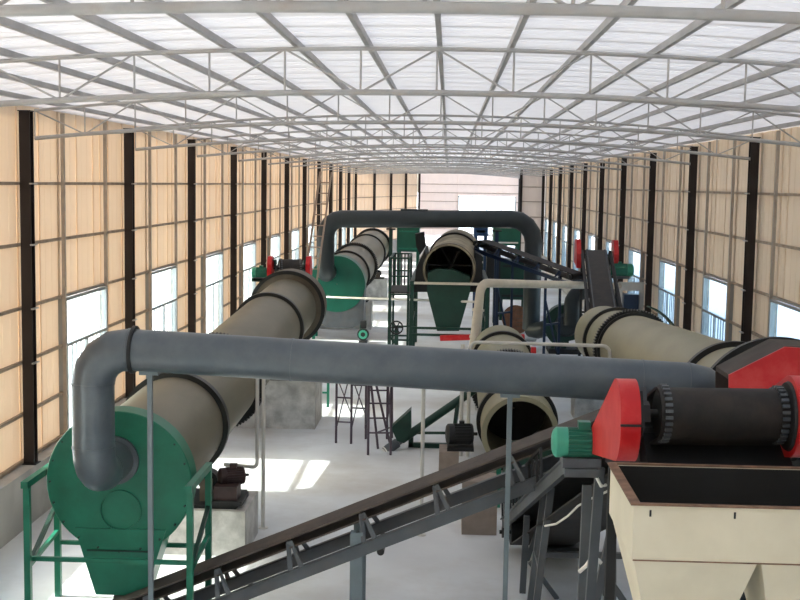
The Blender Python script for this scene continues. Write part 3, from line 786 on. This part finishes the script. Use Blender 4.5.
for yy in (yf+.34, yb-.34): MB().bar((xl+.2, yy, zl-.1), (xr-.2, yy, zl-.1), .08).build('support_beam', 'slate', hop, False)
# trestle of dark posts beside the hopper
tr = cv2
ya = 10.8
def leg(pa, pb, y, w_=.08, name='trestle_post', mt='slate'):
    a, b_ = U(*pa, y), U(*pb, y)
    if b_.z < a.z: 
        k = a.z/(a.z-b_.z) if pb[1] >= 600 else 1
        b_ = a+(b_-a)*k
    MB().bar(a, b_, w_).build(name, mt, tr, False)
    if name == 'trestle_post': MB().bar(a+V((1.1, 0, 0)), b_+V((1.1, 0, 0)), w_).build(name, mt, tr, False)
leg((587, 486), (582, 600), ya)
leg((600, 468), (590, 600), ya-.4)
leg((617, 505), (596, 600), ya+.1, .07, 'diagonal_brace')
leg((527, 516), (522, 600), 14.6+1, .08)
leg((541, 520), (527, 560), 15.6, .06, 'diagonal_brace')
leg((535, 554), (640, 556), 14.9, .07, 'horizontal_beam')
leg((530, 562), (562, 605), 15.4, .06, 'diagonal_brace')
leg((606, 575), (640, 625), 11.0, .06, 'diagonal_brace')
leg((612, 510), (612, 600), 12.2, .08)
# cable along the trestle
cab = [U(545, 526, 13.2), U(556, 524, 12.9), U(568, 516, 12.6), U(578, 506, 12.2), U(590, 499, 11.8), U(606, 492, 11.2), U(618, 486, 10.8)]
single(MB().sweep(cab, .012, 8), 'power_cable', 'cable', cab[0], 'pale cable sagging across the dark trestle left of the hopper', 'cable')
c_ = [U(589, 466, 10.3), U(594, 471, 10.3), U(598, 480, 10.3), U(601, 486, 10.35), U(606, 485, 10.4)]
single(MB().sweep(c_, .014, 8), 'power_cable', 'cable', c_[0], 'short white cable hanging just below the green motor bracket', 'cable')
c_ = [U(579, 572, 10.7), U(586, 566, 10.68), U(590, 560, 10.66), U(597, 559, 10.66), U(601, 563, 10.68)]
single(MB().sweep(c_, .018, 8), 'cloth_strip', 'cable', c_[0], 'white strip tied round the trestle post near the bottom edge', 'strip')

# ------------------------------------------------------------------ red-sided feed conveyor by the right drum
yq = 12.2
ra = [U(729, 375, yq), U(785, 347, yq), U(835, 350, yq), U(835, 430, yq), U(738, 430, yq), U(729, 400, yq)]
fc = thing('skirted_conveyor', (U(780, 400, yq).x, yq+.4, 0), 'big red skirt plate with brown belt sloping up behind the head pulley', 'conveyor')
MB().prism(ra, (0, .03, 0)).build('skirt_plate', 'red', fc, False)
ba, bb_, bc = U(729, 375, yq+.04), U(785, 346, yq+.04), U(835, 349, yq+.04)
dz = V((0, 0, .05))
for q0_, q1_ in ((ba, bb_), (bb_, bc)):
    MB().hexa([q0_-dz, q1_-dz, q1_-dz+V((0, .6, 0)), q0_-dz+V((0, .6, 0)), q0_, q1_, q1_+V((0, .6, 0)), q0_+V((0, .6, 0))]).build('belt', 'dbrown', fc, False)
MB().prism([p+V((0, .6, -.06)) for p in ra], (0, .03, 0)).build('rear_plate', 'dbrown', fc, False)
for px in (765, 828):
    for yy in (yq+.06, yq+.55):
        a = U(px, 428, yq); MB().bar((a.x, yy, 0), (a.x, yy, a.z+.05), .08).build('trestle_leg', 'dark', fc, False)

# ------------------------------------------------------------------ head pulley station between the two left drums
def head_station(name, label, c, wd, ang, rise_len, drop, redh, motor_side, mt='rubber', legs=True):
    "top end of a conveyor: c centre of pulley"
    c = V(c); dirv = V((math.sin(ang), math.cos(ang), 0))
    tail = c+dirv*rise_len-V((0, 0, drop))
    t, P, Ln, d, s, u = conveyor(name, label, tail, c+V((0, 0, .2)), wd, mt_st='dgreen', mt_belt=mt, stands=False, pr_=.25, sidewall=True, legs=((Ln_frac(rise_len, drop)*.8, .0), (Ln_frac(rise_len, drop)*.45, 0)) if legs else (), mt_leg='dgreen')
    for sg in (-1, 1):
        q = c+s*sg*(wd/2+.16)
        pts = [q+V((0, a, b)) for a, b in ((-.28, -.35), (.25, -.35), (.32, 0), (.12, redh), (-.18, redh), (-.32, .1))]
        MB().prism(pts, s*sg*.12).build('drive_guard', 'red', t, False)
    q = c+V((motor_side*(wd/2+.55), .1, -.18))
    motor_parts(t, q, (-motor_side, 0, 0), .45, .15)
    MB().box(q.x-.2, q.x+.2, q.y-.15, q.y+.15, q.z-.24, q.z-.15).build('motor_bracket', 'dgreen', t, False)
    MB().bar((q.x-.0, q.y, q.z-.2), (c.x+motor_side*(wd/2+.1), q.y, q.z-.7), .06).build('bracket_strut', 'dgreen', t, False)
    return t
def Ln_frac(a, b): return math.hypot(a, b)
hc = U(290, 267, 33.0)
head_station('belt_conveyor', 'conveyor head with black pulley between two red guards above the left drums', hc, .62, math.radians(-14), 6.5, 2.6, .30, -1)
# the dark belt climbing away at the right
hc2 = U(596, 250, 37.6); tl2 = U(606, 318, 31.1)
cv4, P4, L4, d4_, s4_, u4_ = conveyor('belt_conveyor', 'dark belt climbing away above the low end of the right drum', tl2, hc2, .66, mt_st='dark', mt_belt='rubber', stands=False, sidewall=True, pr_=.16, legs=((2.6, 0), (6.6, 0)), mt_leg='dark')
for sg in (-1, 1):
    q = P4(L4, sg*.5, -.1)
    MB().prism([q+V((0, a, b)) for a, b in ((-.5, -.45), (.3, -.3), (.32, .3), (.1, .42), (-.25, .42), (-.5, .0))], s4_*sg*.14).build('drive_guard', 'red', cv4, False)
q = U(622, 270, 36.9); motor_parts(cv4, q, (-1, 0, 0), .7, .2)
MB().bar((q.x-.4, q.y, q.z-.22), (q.x+.25, q.y, q.z-.22), .2, .06).build('motor_bracket', 'dgreen', cv4, False)
# long dark conveyor sloping down to the right under the far duct
ca_, cb_ = U(577, 273, 36.2), U(484, 240, 38.5)
cv5, P5, L5, *_ = conveyor('belt_conveyor', 'long dark conveyor sloping down to the right behind the white pipe', ca_, cb_, .6, mt_st='navy', mt_belt='rubber', stand_step=.8, raise_=.25, pr_=.1, legs=((.8, 0), (2.7, 0)), mt_leg='navy')

# ------------------------------------------------------------------ drum screen with green hopper in the middle
YT = 36.0
t0 = U(449, 270, YT); t1 = U(457, 252, 41.0)
sc = thing('drum_screen', (t0.x, YT, 0), 'worn tan drum screen with open mouth above a dark green hopper', 'screen')
dt = (t1-t0); Lt = dt.length; dt.normalize()
MB().lathe(t0, dt, [(0, .73), (0, .78), (Lt, .78), (Lt, .73), (0, .73)], 56, cap=False).build('screen_drum', 'worn', sc)
MB().lathe(t0+dt*Lt*.98, dt, [(0, .02), (0, .75)], 40, cap=False).build('end_plate', 'dark', sc)
MB().ring(t0+dt*.1, dt, .77, .80, .1).build('mouth_band', 'rim', sc)
MB().ring(t0+dt*3.2, dt, .77, .84, .14).build('riding_ring', 'ring', sc)
MB().tube(t0+dt*.0, t0+dt*Lt, .05, 10).build('centre_shaft', 'ring', sc)
for k in range(6):
    an = k*math.pi/3; c_, s_, u_ = frame(dt); o = s_*math.cos(an)+u_*math.sin(an)
    MB().bar(t0+dt*1.2, t0+dt*1.2+o*.75, .04).build('spoke', 'ring', sc, False)
# hopper / casing under the drum
def xz(pts, y): return [U(px, py, y) for px, py in pts]
MB().prism(xz([(428, 273), (437, 269), (452, 270), (470, 277), (470, 292), (459, 331), (437, 331), (427, 292)], YT-.1), (0, .9, 0)).build('hopper', 'dgreen', sc, False)
MB().prism(xz([(416, 268), (425, 250), (430, 275), (430, 292), (414, 292)], YT+.8), (0, 4.0, 0)).build('side_casing', 'dark', sc, False)
MB().prism(xz([(471, 275), (475, 252), (482, 256), (483, 292), (470, 292)], YT+.8), (0, 4.0, 0)).build('side_casing', 'dark', sc, False)
MB().prism(xz([(415, 234), (424, 232), (426, 246), (420, 255), (416, 246)], YT+4.5), (0, .5, 0)).build('rear_cover', 'dark', sc, False)
for px in (412, 487):
    for yy in (YT-.2, YT+2.3, YT+4.8):
        x = U(px, 300, YT).x; MB().bar((x, yy, 0), (x, yy, 2.45), .1).build('frame_post', 'dgreen', sc, False)
    MB().bar((x, YT-.3, 2.45), (x, YT+4.9, 2.45), .12).build('frame_beam', 'dgreen', sc, False)
    MB().bar((x, YT-.2, 1.3), (x, YT+2.3, 1.3), .08).build('frame_beam', 'dgreen', sc, False)
    MB().bar((x, YT-.2, .2), (x, YT+2.3, 2.2), .06).build('diagonal_brace', 'dgreen', sc, False)
xa, xb = U(412, 300, YT).x, U(487, 300, YT).x
for zz in (2.45, 1.1, .9): MB().bar((xa, YT-.25, zz), (xb, YT-.25, zz), .07).build('frame_beam', 'dgreen' if zz < 2 else 'creampipe', sc, False)
MB().bar(U(440, 338, YT-.5), U(474, 337, YT-.5), .16).build('red_gate_bar', 'red', sc, False)

# platform with green frame left of the screen
pf = thing('work_platform', (U(400, 330, 37).x, 37, 0), 'dark green steel platform frame with railings left of the drum screen', 'platform')
xa, xb = U(391, 300, 37).x, U(409, 300, 37).x
zt = U(400, 292, 37).z
for xx in (xa, xb):
    for yy in (36.2, 38.6):
        MB().bar((xx, yy, 0), (xx, yy, zt+1.1), .07).build('frame_post', 'dgreen', pf, False)
    MB().bar((xx, 36.2, zt), (xx, 38.6, zt), .08).build('frame_beam', 'dgreen', pf, False)
    MB().bar((xx, 36.2, zt+1.1), (xx, 38.6, zt+1.1), .05).build('handrail', 'dgreen', pf, False)
MB().box(xa-.04, xb+.04, 36.15, 38.65, zt+.04, zt+.08).build('deck_plate', 'dark', pf, False)
for yy in (36.2, 38.6):
    for zz in (zt, zt+.55, zt+1.1, .35, .8):
        MB().bar((xa, yy, zz), (xb, yy, zz), .05).build('cross_rail', 'dgreen', pf, False)
MB().bar((xa, 36.2, .8), (xb, 36.2, .05), .06).build('stair_stringer', 'dgreen', pf, False)
for i in range(5):
    xx = xa+(xb-xa)*(i+.5)/5.5; MB().bar((xx, 38.6, zt), (xx, 38.6, zt+1.1), .04).build('baluster', 'dark', pf, False)
# flywheel pump on floor
c_ = U(397, 326, 36); fp = thing('pump_wheel', (c_.x, 35.6, 0), 'spoked dark wheel of a pump under the green platform', 'pump')
MB().ring((c_.x, 35.6, c_.z), (0, 1, 0), .17, .21, .06, 32).build('wheel_rim', 'ring', fp)
for k in range(3):
    an = k*math.pi/3; MB().bar((c_.x-.18*math.cos(an), 35.6, c_.z-.18*math.sin(an)), (c_.x+.18*math.cos(an), 35.6, c_.z+.18*math.sin(an)), .03).build('spoke', 'ring', fp, False)
MB().bar((c_.x, 35.68, 0), (c_.x, 35.68, c_.z), .12).build('stand', 'dgreen', fp, False)

# green machines at the back
def machine(name, label, px0, px1, py0, py1, y, dep, mt, roofm=None, frame_mt='white'):
    a, b_ = U(px0, py0, y), U(px1, py1, y); t = thing(name, ((a.x+b_.x)/2, y, 0), label, 'machine')
    z0 = max(b_.z, .3)
    MB().box(a.x, b_.x, y, y+dep, z0, a.z).build('casing', mt, t, False)
    MB().box(a.x-.05, b_.x+.05, y-.05, y+dep+.05, a.z, a.z+.06).build('top_flange', roofm or mt, t, False)
    for xx in (a.x+.08, b_.x-.08):
        for yy in (y+.08, y+dep-.08): MB().bar((xx, yy, 0), (xx, yy, z0), .12).build('support_leg', mt, t, False)
    MB().box(a.x+.1, b_.x-.1, y-.02, y, z0+.12, z0+.2).build('panel_rib', frame_mt, t, False)
    MB().box(a.x+.1, b_.x-.1, y-.02, y, a.z-.2, a.z-.12).build('panel_rib', frame_mt, t, False)
    return t
machine('storage_bin', 'green steel bin behind the drum screen, right of its mouth', 494, 520, 224, 246, 62, 2.2, 'mgreen')
machine('storage_bin', 'green steel bin behind the work platform, left of the drum screen', 397, 419, 228, 252, 60, 2.2, 'mgreen', frame_mt='green')
machine('control_box', 'small blue machine box on top right of the drum screen', 474, 488, 227, 236, 44, .6, 'blue', 'white')
machine('storage_bin', 'dark green casing standing right behind the drum screen frame', 478, 498, 258, 284, 46, 1.2, 'dgreen', frame_mt='white')

machine('gearbox_stand', 'black gearbox casing squeezed between the drum screen and the far duct drop', 487, 500, 246, 286, 43, .9, 'dark', frame_mt='slate')
machine('storage_bin', 'dark green crusher casing half hidden behind the far duct drop', 500, 527, 262, 300, 48, 1.5, 'dgreen', frame_mt='dark')
# ------------------------------------------------------------------ pipes
yp = 31.0
t = thing('vent_pipe', (U(480, 300, yp).x, yp, 0), 'cream pipe running across and elbowing down right of the drum screen', 'pipe')
pa = U(619, 286, 36.85); pc = U(481, 283, yp); pd = U(473, 360, yp)
pts = [pa] + fillet(pa, pc, pd, .27, 5) + [pd, V((pd.x-.02, yp, .0))]
MB().sweep(pts, [.10]+[.115]*6+[.15, .09], 16).build('pipe_run', 'creampipe', t)
for k in (.35, .7):
    p = pc.lerp(pd, k); MB().ring(p, pd-pc, .11, .16, .05, 20).build('pipe_flange', 'creampipe', t)
bp_ = MB().tube(U(327, 297, 40.9), U(478, 302, 35.4), .035, 8)
single(bp_, 'water_pipe', 'white', U(327, 297, 40.9), 'thin white pipe running level from the far green hood past the drum screen hopper', 'pipe')
# white pipe rail
yr = 23.6
t = thing('pipe_rail', (U(540, 345, yr).x, yr, 0), 'thin white pipe rail on legs above the open-mouthed drum', 'rail')
a, b_ = U(470, 342, yr), U(610, 346, yr); fl_ = fillet(a, b_, (b_.x, yr, 0), .15, 4)
MB().sweep([(a.x, yr, 0)] + fillet((a.x, yr, 0), a, b_, .15, 4) + fl_ + [(b_.x, yr, 0)], .035, 10).build('rail_pipe', 'white', t)
MB().tube((a.x-.14, yr, 0), (a.x-.14, yr, a.z-.05), .04, 10).build('rail_leg', 'white', t)
MB().box(U(531, 349, yr).x, U(536, 349, yr).x, yr-.05, yr+.05, U(531, 353, yr).z, U(531, 347, yr).z).build('red_tag', 'red', t, False)
# white posts below the duct
def stand_pipe(px, py_bot, py_top, label, bend=None):
    g_ = FL(px, py_bot); top = U(px, py_top, g_.y); tp_ = V((g_.x, g_.y, top.z))
    t = thing('stand_pipe', g_, label, 'pipe', 'thin pale stand pipes')
    MB().tube(g_, tp_, .03, 10).build('pipe', 'white', t); MB().tube(g_, g_+V((0, 0, .015)), .08, 12).build('foot_plate', 'white', t)
    MB().tube(tp_-V((0, 0, .02)), tp_+V((0, 0, .05)), .04, 10).build('valve_cap', 'galv', t)
stand_pipe(263, 528, 366, 'thin pale pipe standing in front of the dryer girth gear')
stand_pipe(421, 535, 372, 'thin pale pipe standing alone in the middle of the floor')
g_ = FL(258, 473, .0); g_ = U(257, 470, 18.6)
t = thing('bent_pipe', (g_.x, 18.6, 0), 'pale pipe hanging beside the dryer and bending left near the floor', 'pipe')
tp_ = U(257, 366, 18.6)
MB().sweep([(g_.x, 18.6, tp_.z)] + fillet((g_.x, 18.6, tp_.z), (g_.x, 18.6, .88), (g_.x-.5, 18.75, .88), .08, 4) + [(g_.x-.55, 18.75, .88)], .03, 10).build('pipe', 'white', t)
MB().tube((g_.x-.5, 18.74, 0), (g_.x-.5, 18.74, .88), .025, 8).build('pipe_leg', 'white', t)

# ------------------------------------------------------------------ scaffolds, screw feeder, ladder and small things
def scaffold(label, g0, wd, dep, h, rz):
    t = thing('scaffold_frame', g0, label, 'scaffold', 'dark scaffold frames')
    c, s = math.cos(rz), math.sin(rz)
    W = lambda x, y, z: V((g0.x+x*c-y*s, g0.y+x*s+y*c, z))
    for x in (0, wd):
        for y in (0, dep): MB().tube(W(x, y, 0), W(x, y, h), .025, 8).build('upright', 'purple', t)
    for y in (0, dep):
        for z in (.45, h*.55, h-.05): MB().tube(W(0, y, z), W(wd, y, z), .018, 8).build('rung', 'purple', t)
    for x in (0, wd):
        MB().tube(W(x, 0, .3), W(x, dep, h*.8), .014, 6).build('cross_brace', 'purple', t); MB().tube(W(x, dep, .3), W(x, 0, h*.8), .014, 6).build('cross_brace', 'purple', t)
scaffold('dark scaffold frame beside the tall concrete pedestal', FL(336, 443), .32, 1.6, 1.75, -.12)
scaffold('dark scaffold frame just left of the small screw feeder', FL(368, 455), .45, 1.5, 1.9, .1)
t = thing('tripod_stand', FL(385, 446), 'dark splayed pole stand over the small screw feeder motor', 'stand')
for pa, pb in (((378, 449), (371, 384)), ((390, 444), (376, 384)), ((392, 438), (392, 384))):
    g_ = FL(*pa); MB().tube(g_, U(*pb, g_.y+.2), .025, 8).build('pole', 'purple', t)
a, b_ = FL(378, 449), FL(390, 444); MB().tube((a.x, a.y, .35), (b_.x, b_.y, .35), .018, 8).build('cross_tie', 'purple', t)
# green barrier post behind
g_ = FL(328, 407); t = thing('barrier_frame', g_, 'small green frame standing behind the tall concrete pedestal', 'frame')
for dx in (0, -.45): MB().bar((g_.x+dx, g_.y, 0), (g_.x+dx, g_.y, 1.3), .06).build('upright', 'green', t, False)
for z in (.35, .75, 1.2): MB().bar((g_.x-.45, g_.y, z), (g_.x, g_.y, z), .04).build('crossbar', 'green', t, False)
# screw feeder
ysf = 23.9
a, b_ = U(384, 452, ysf), U(474, 390, ysf+.9)
sf = thing('screw_feeder', (a.x, ysf, 0), 'small dark green screw feeder with inlet hopper lying aslant on the floor', 'screw feeder')
dd = (b_-a).normalized()
MB().tube(a+dd*.45, b_, .085, 16).build('screw_tube', 'dgreen', sf)
m0 = MB().lathe(a, dd, [(0, .06), (.01, .09), (.1, .1), (.34, .1), (.36, .07), (.45, .07)], 16).build('drive_motor', 'slate', sf)
MB().lathe(a-dd*.015, dd, [(0, .07), (.06, .105), (.07, .06)], 16).build('fan_cover', 'white', m0)
y_ = ysf+.05
MB().prism(xz([(391, 428), (411, 410), (411, 430), (404, 443), (397, 441)], y_), (0, .4, 0)).build('inlet_hopper', 'dgreen', sf, False)
x_ = U(411, 440, ysf+.4).x
MB().bar((x_, ysf+.4, 0), (x_, ysf+.4, U(411, 437, ysf+.4).z), .1).build('stand_leg', 'dgreen', sf, False)
MB().bar((x_-.05, ysf+.4, .05), (x_+.9, ysf+.4, .05), .1).build('base_rail', 'dgreen', sf, False)
MB().bar((x_+.85, ysf+.4, .0), U(458, 401, ysf+.7), .07).build('stand_leg', 'dgreen', sf, False)
MB().bar((x_, ysf+.4, .30), (x_+.85, ysf+.4, .32), .05).build('base_rail', 'dgreen', sf, False)
# discharge casing of the open drum
a = U(500, 515, 20.0); b_ = U(562, 462, 20.0)
t = thing('collecting_chute', ((a.x+b_.x)/2, 20.2, 0), 'dark green collecting chute under the mouth of the open drum', 'chute')
MB().prism([V((a.x, 19.9, .06)), V((b_.x, 19.9, .06)), V((b_.x+.1, 19.9, 1.0)), V((a.x+.15, 19.9, .95))], (0, .8, 0)).build('chute_box', 'dgreen', t, False)
MB().bar((a.x-.05, 19.85, 0), (a.x-.05, 19.85, .75), .08).build('chute_leg', 'green', t, False)
MB().bar((b_.x+.15, 19.85, 0), (b_.x+.15, 19.85, .75), .08).build('chute_leg', 'green', t, False)
# tail drive of the steep conveyor
c_ = FL(558, 548)
t = thing('gear_drive', c_, 'low black motor on the floor beside the steep conveyor tail', 'motor')
MB().box(c_.x-.3, c_.x+.35, c_.y-.18, c_.y+.2, 0, .06).build('base_plate', 'dark', t, False)
motor_parts(t, (c_.x, c_.y, .21), (1, 0, 0), .5, .14, 'dark', 'dark', False)
# ladder leaning to the roof
lb, lt_ = V((U(309, 290, 37.5).x, 36.5, 0)), U(326, 172, 38.3)
t = thing('leaning_ladder', lb, 'tall thin brown ladder leaning up to the roof beside the far duct', 'ladder')
sd = V((.2, 0, 0)); base = U(306, 330, 36.5)
lb = V((U(300, 345, 36.5).x, 36.5, 0))
for sg in (-1, 1): MB().bar(lb+sd*sg, lt_+sd*sg*.9, .055).build('side_rail', 'ladder', t, False)
for i in range(1, 17):
    p = lb.lerp(lt_, i/17); MB().bar(p-sd*.97, p+sd*.97, .035).build('rung', 'ladder', t, False)
# wooden cable spool
g_ = FL(516, 334); R_ = .5
t = thing('cable_spool', g_, 'round brown wooden cable spool standing beside the far duct drop', 'spool')
for yy in (0, .55): MB().lathe((g_.x, g_.y+yy, R_), (0, 1, 0), [(0, .04), (0, R_), (.05, R_), (.05, .04)], 40, cap=False).build('flange', 'wood', t)
MB().lathe((g_.x, g_.y+.05, R_), (0, 1, 0), [(0, .28), (.5, .28)], 32).build('core', 'wood', t)
for k in range(6):
    an = k*math.pi/3; MB().bar((g_.x-.0, g_.y-.012, R_-.46+.92*(k+.5)/6), (g_.x+math.sqrt(max(.01, .46**2-(-.46+.92*(k+.5)/6)**2)), g_.y-.012, R_-.46+.92*(k+.5)/6), .015).build('plank_joint', 'rim', t, False)
# white frame with dark panel by the right wall
yw = 36.8
a, b_ = U(619, 286, yw), U(644, 286, yw)
t = thing('white_rack', ((a.x+b_.x)/2, yw, 0), 'white steel frame holding a dark box behind the right drum', 'frame')
MB().box(a.x, b_.x, yw, yw+.12, a.z-.14, a.z+.12).build('top_beam', 'white', t, False)
for xx in (a.x+.05, b_.x-.06): MB().bar((xx, yw+.06, 0), (xx, yw+.06, a.z-.1), .13).build('frame_post', 'white', t, False)
MB().box(a.x+.15, b_.x-.16, yw-.1, yw+.35, a.z-.75, a.z-.25).build('dark_box', 'navy', t, False)
MB().box(a.x+.1, b_.x-.1, yw, yw+.1, a.z-.95, a.z-.8).build('lower_beam', 'white', t, False)
# small white motor drums near platform
c_ = FL(363, 343)
t = thing('small_pump', c_, 'small black pump with green face on the floor before the far hood', 'pump')
MB().box(c_.x-.14, c_.x+.14, c_.y-.1, c_.y+.3, 0, .08).build('base_plate', 'dark', t, False)
MB().lathe((c_.x, c_.y-.08, .3), (0, 1, 0), [(0, .05), (0, .2), (.2, .2), (.2, .13), (.45, .13)], 20).build('pump_body', 'ring', t)
MB().ring((c_.x, c_.y-.09, .3), (0, 1, 0), .08, .15, .03, 20).build('pump_face', 'motorl', t)
MB().box(c_.x-.1, c_.x+.1, c_.y, c_.y+.2, .5, .75).build('terminal_box', 'dark', t, False)
c_ = FL(529, 341)
t = thing('paint_tin', c_, 'white tin with red band lying near the wooden spool', 'tin')
MB().tube(c_+V((-.25, 0, .12)), c_+V((.25, .05, .12)), .12, 16).build('tin_body', 'white', t)
MB().tube(c_+V((-.27, 0, .12)), c_+V((-.17, .01, .12)), .124, 16).build('red_band', 'red', t)
